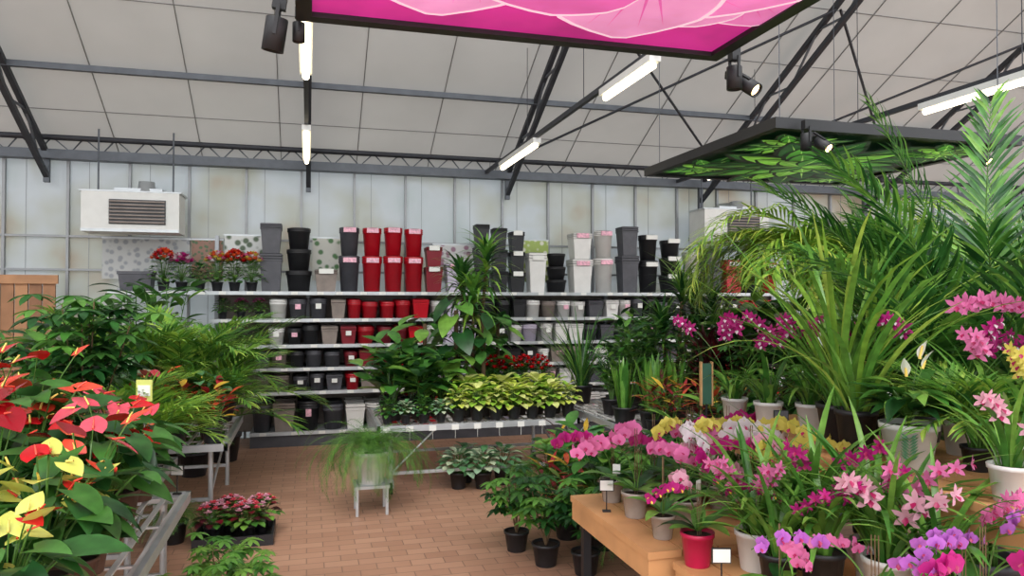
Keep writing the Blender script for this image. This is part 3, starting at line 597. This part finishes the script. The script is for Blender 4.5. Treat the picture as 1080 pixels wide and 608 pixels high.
for i,(me,x,y,s) in enumerate(((H5,1.62,1.85,1.0),(H2,1.82,1.72,.95),(H5,1.95,1.78,1.05),(H7,2.05,1.6,1.1),(H1,1.55,2.2,.7))): put(O,me,x,y,.55,(i%5-2)*.25,s)
Q1=g_cymb(111,pPnk,lipM,.62,42,2,8,.08,.28,kWht); Q2=g_cymb(112,pMag,lipM,.58,42,2,7,.07,.26,kBlk); Q3=g_cymb(113,pBlush,lipM,.6,30,2,6,.1,.25,kWht); Q4=g_cymb(114,pYel,lipM,.6,22,2,9,.085,.42,kWht); Q5=g_cymb(115,pPnk,lipM,1.0,24,1,20,.1,.72,kBlk,.09,.2,gL+gM,.42,-.5,-.5,(.5,1.9)); Q7=g_cymb(117,pPnk,lipM,1.2,44,0,0,.09,.8,kBlk,.11,.2,gL+gM,.3,.1,0,(.3,1.6))
Q8=g_cymb(118,pPnk,lipM,.7,26,3,9,.09,.5,kWht,.09,.17,None,.25,.2)
Q6=g_cymb(116,pMag,pWht,.42,22,4,6,.085,.42,kWht,.075,.15,None,.14,.5)
C='potted_cymbidium_orchid'
for i,(me,x,y,z,s,ro) in enumerate(((Q1,1.7,2.56,.55,.9,-.6),(Q2,1.92,2.52,.55,1.05,-.3),(Q1,2.02,2.28,.55,1.0,0),(Q2,1.8,2.3,.55,.9,.3),(Q1,2.02,2.0,.55,.9,.6),(Q3,2.3,1.98,.92,.75,-.6),(Q4,2.6,2.12,.92,.9,-.3),(Q7,2.42,2.95,.92,1,0),(Q5,2.36,2.78,.92,1.0,0),(Q6,2.35,3.42,.92,1,.6),(Q6,2.52,3.3,.92,1,-.6),(Q6,2.3,3.66,.92,.95,-.3),(Q6,2.8,2.65,.92,1,0),(Q7,2.8,3.2,.92,.85,.3),(Q2,1.66,2.36,.55,.8,.6),(Q3,1.95,2.15,.55,.95,-.6),(Q8,2.75,2.45,.92,.9,-.2))):
    put(C,me,x,y,z,ro,s)
# peace lily with leaf motif pot
r=random.Random(5); mb=MB(); pot(mb,.1,.17,kWht,seg=24)
for i in range(50):
    az=i*2.4; pts=arc((0,0,.15),az,1.4,r.uniform(.3,1.1),r.uniform(.06,.18),4); tube(mb,pts,.003,.002,stemg,3); lf(mb,pts[-1],az,r.uniform(-.2,.7),r.uniform(.13,.19),.065,'lance',r.choice(gD+gM),.7,5,.2)
for i in range(3):
    az=i*1.3-2.5; pts=arc((0,0,.15),az,1.5,1.2,.2+.03*i,5); tube(mb,pts,.003,.002,stemg,3); lf(mb,pts[-1],az,1.2,.08,.035,'lance',fWht,.4,5,.4); tube(mb,[pts[-1],pts[-1]+Vector((cos(az)*.015,sin(az)*.015,.05))],.006,.004,spd,6)
gm=M('motif_green',(70,130,90),.6)
a=-pi/2-.75
for k in range(-3,5):
    b0=Vector((cos(a)*.098,sin(a)*.098,.045+.011*(k+3))); u=Vector((-sin(a),cos(a),0)); o_=Vector((cos(a),sin(a),.25)).normalized()
    for sg in (-1,1): blade(mb,b0+o_*.004,u*sg+Vector((0,0,.8)),o_,.036,.01,'lance',gm,2,0,0)
put('potted_peace_lily',mb.mesh('peace_lily'),2.36,2.48,.92,0,1.1)
put('potted_areca_palm',P2,2.6,2.38,.92,0,.7); put('potted_schefflera',S2,2.85,2.2,.92,0,.9); put('potted_fern',F2,2.85,3.5,.92,0,.9); put('potted_dieffenbachia',D1,2.9,2.95,.92,0,.8)
put('potted_dieffenbachia',D1,2.6,1.7,.92,1,.7)
# sign posts / price cards
mb=MB(); box(mb,-.02,.02,-.02,.02,0,.02,blackF); tube(mb,[(0,0,0),(0,0,.5)],.006,.006,blackF,6); box(mb,-.026,.026,-.012,.012,.46,.68,M('sign_green',(44,90,70),.5)); box(mb,-.034,-.026,-.015,.015,.45,.69,M('sign_wood',(190,150,100),.6)); box(mb,.026,.034,-.015,.015,.45,.69,M('sign_wood',(190,150,100),.6))
put('product_sign',mb.mesh('sign'),2.1,3.62,.58,-.2)
for x,y,z in ((2.2,3.1,.92),(1.45,2.4,.55),(-.66,4.25,.58),(1.4,3.35,.58)):
    mb=MB(); box(mb,-.02,.02,-.012,.012,0,.008,blackF); tube(mb,[(0,0,0),(0,0,.1)],.003,.003,blackF,5); box(mb,-.035,.035,-.004,.004,.1,.155,blackF); box(mb,-.031,.031,-.006,-.0041,.104,.151,lab if x<2 else kGry); put('price_card',mb.mesh('price_card'),x,y,z,-.3)
mb=MB(); tube(mb,[(0,0,0),(0,0,.55)],.005,.005,white,6); box(mb,-.045,.045,-.004,.004,.5,.62,labY); box(mb,-.035,.035,-.006,-.0041,.53,.59,lab); put('lime_price_sign',mb.mesh('limesign'),-.88,4.55,.54,-.3)

# ------------------------------------------------------------------ light, camera
w=bpy.data.worlds.new('overcast_sky'); bpy.context.scene.world=w; w.use_nodes=True
bg=w.node_tree.nodes['Background']; bg.inputs[0].default_value=(.95,.97,1,1); bg.inputs[1].default_value=2.2
sd=bpy.data.lights.new('soft_sun','SUN'); sd.energy=2.4; sd.angle=radians(40); sd.color=(1,.98,.95)
so=bpy.data.objects.new('soft_sun',sd); bpy.context.scene.collection.objects.link(so); so.location=(0,-5,9); so.rotation_euler=(radians(42),0,radians(-12))
cd=bpy.data.cameras.new('camera'); cd.lens=26; cd.sensor_width=36; cd.clip_start=.05
co=bpy.data.objects.new('camera',cd); bpy.context.scene.collection.objects.link(co); co.location=(0,0,1.6); co.rotation_euler=(radians(91.03),0,radians(-15.43))
bpy.context.scene.camera=co
bpy.context.scene.view_settings.view_transform='Standard'
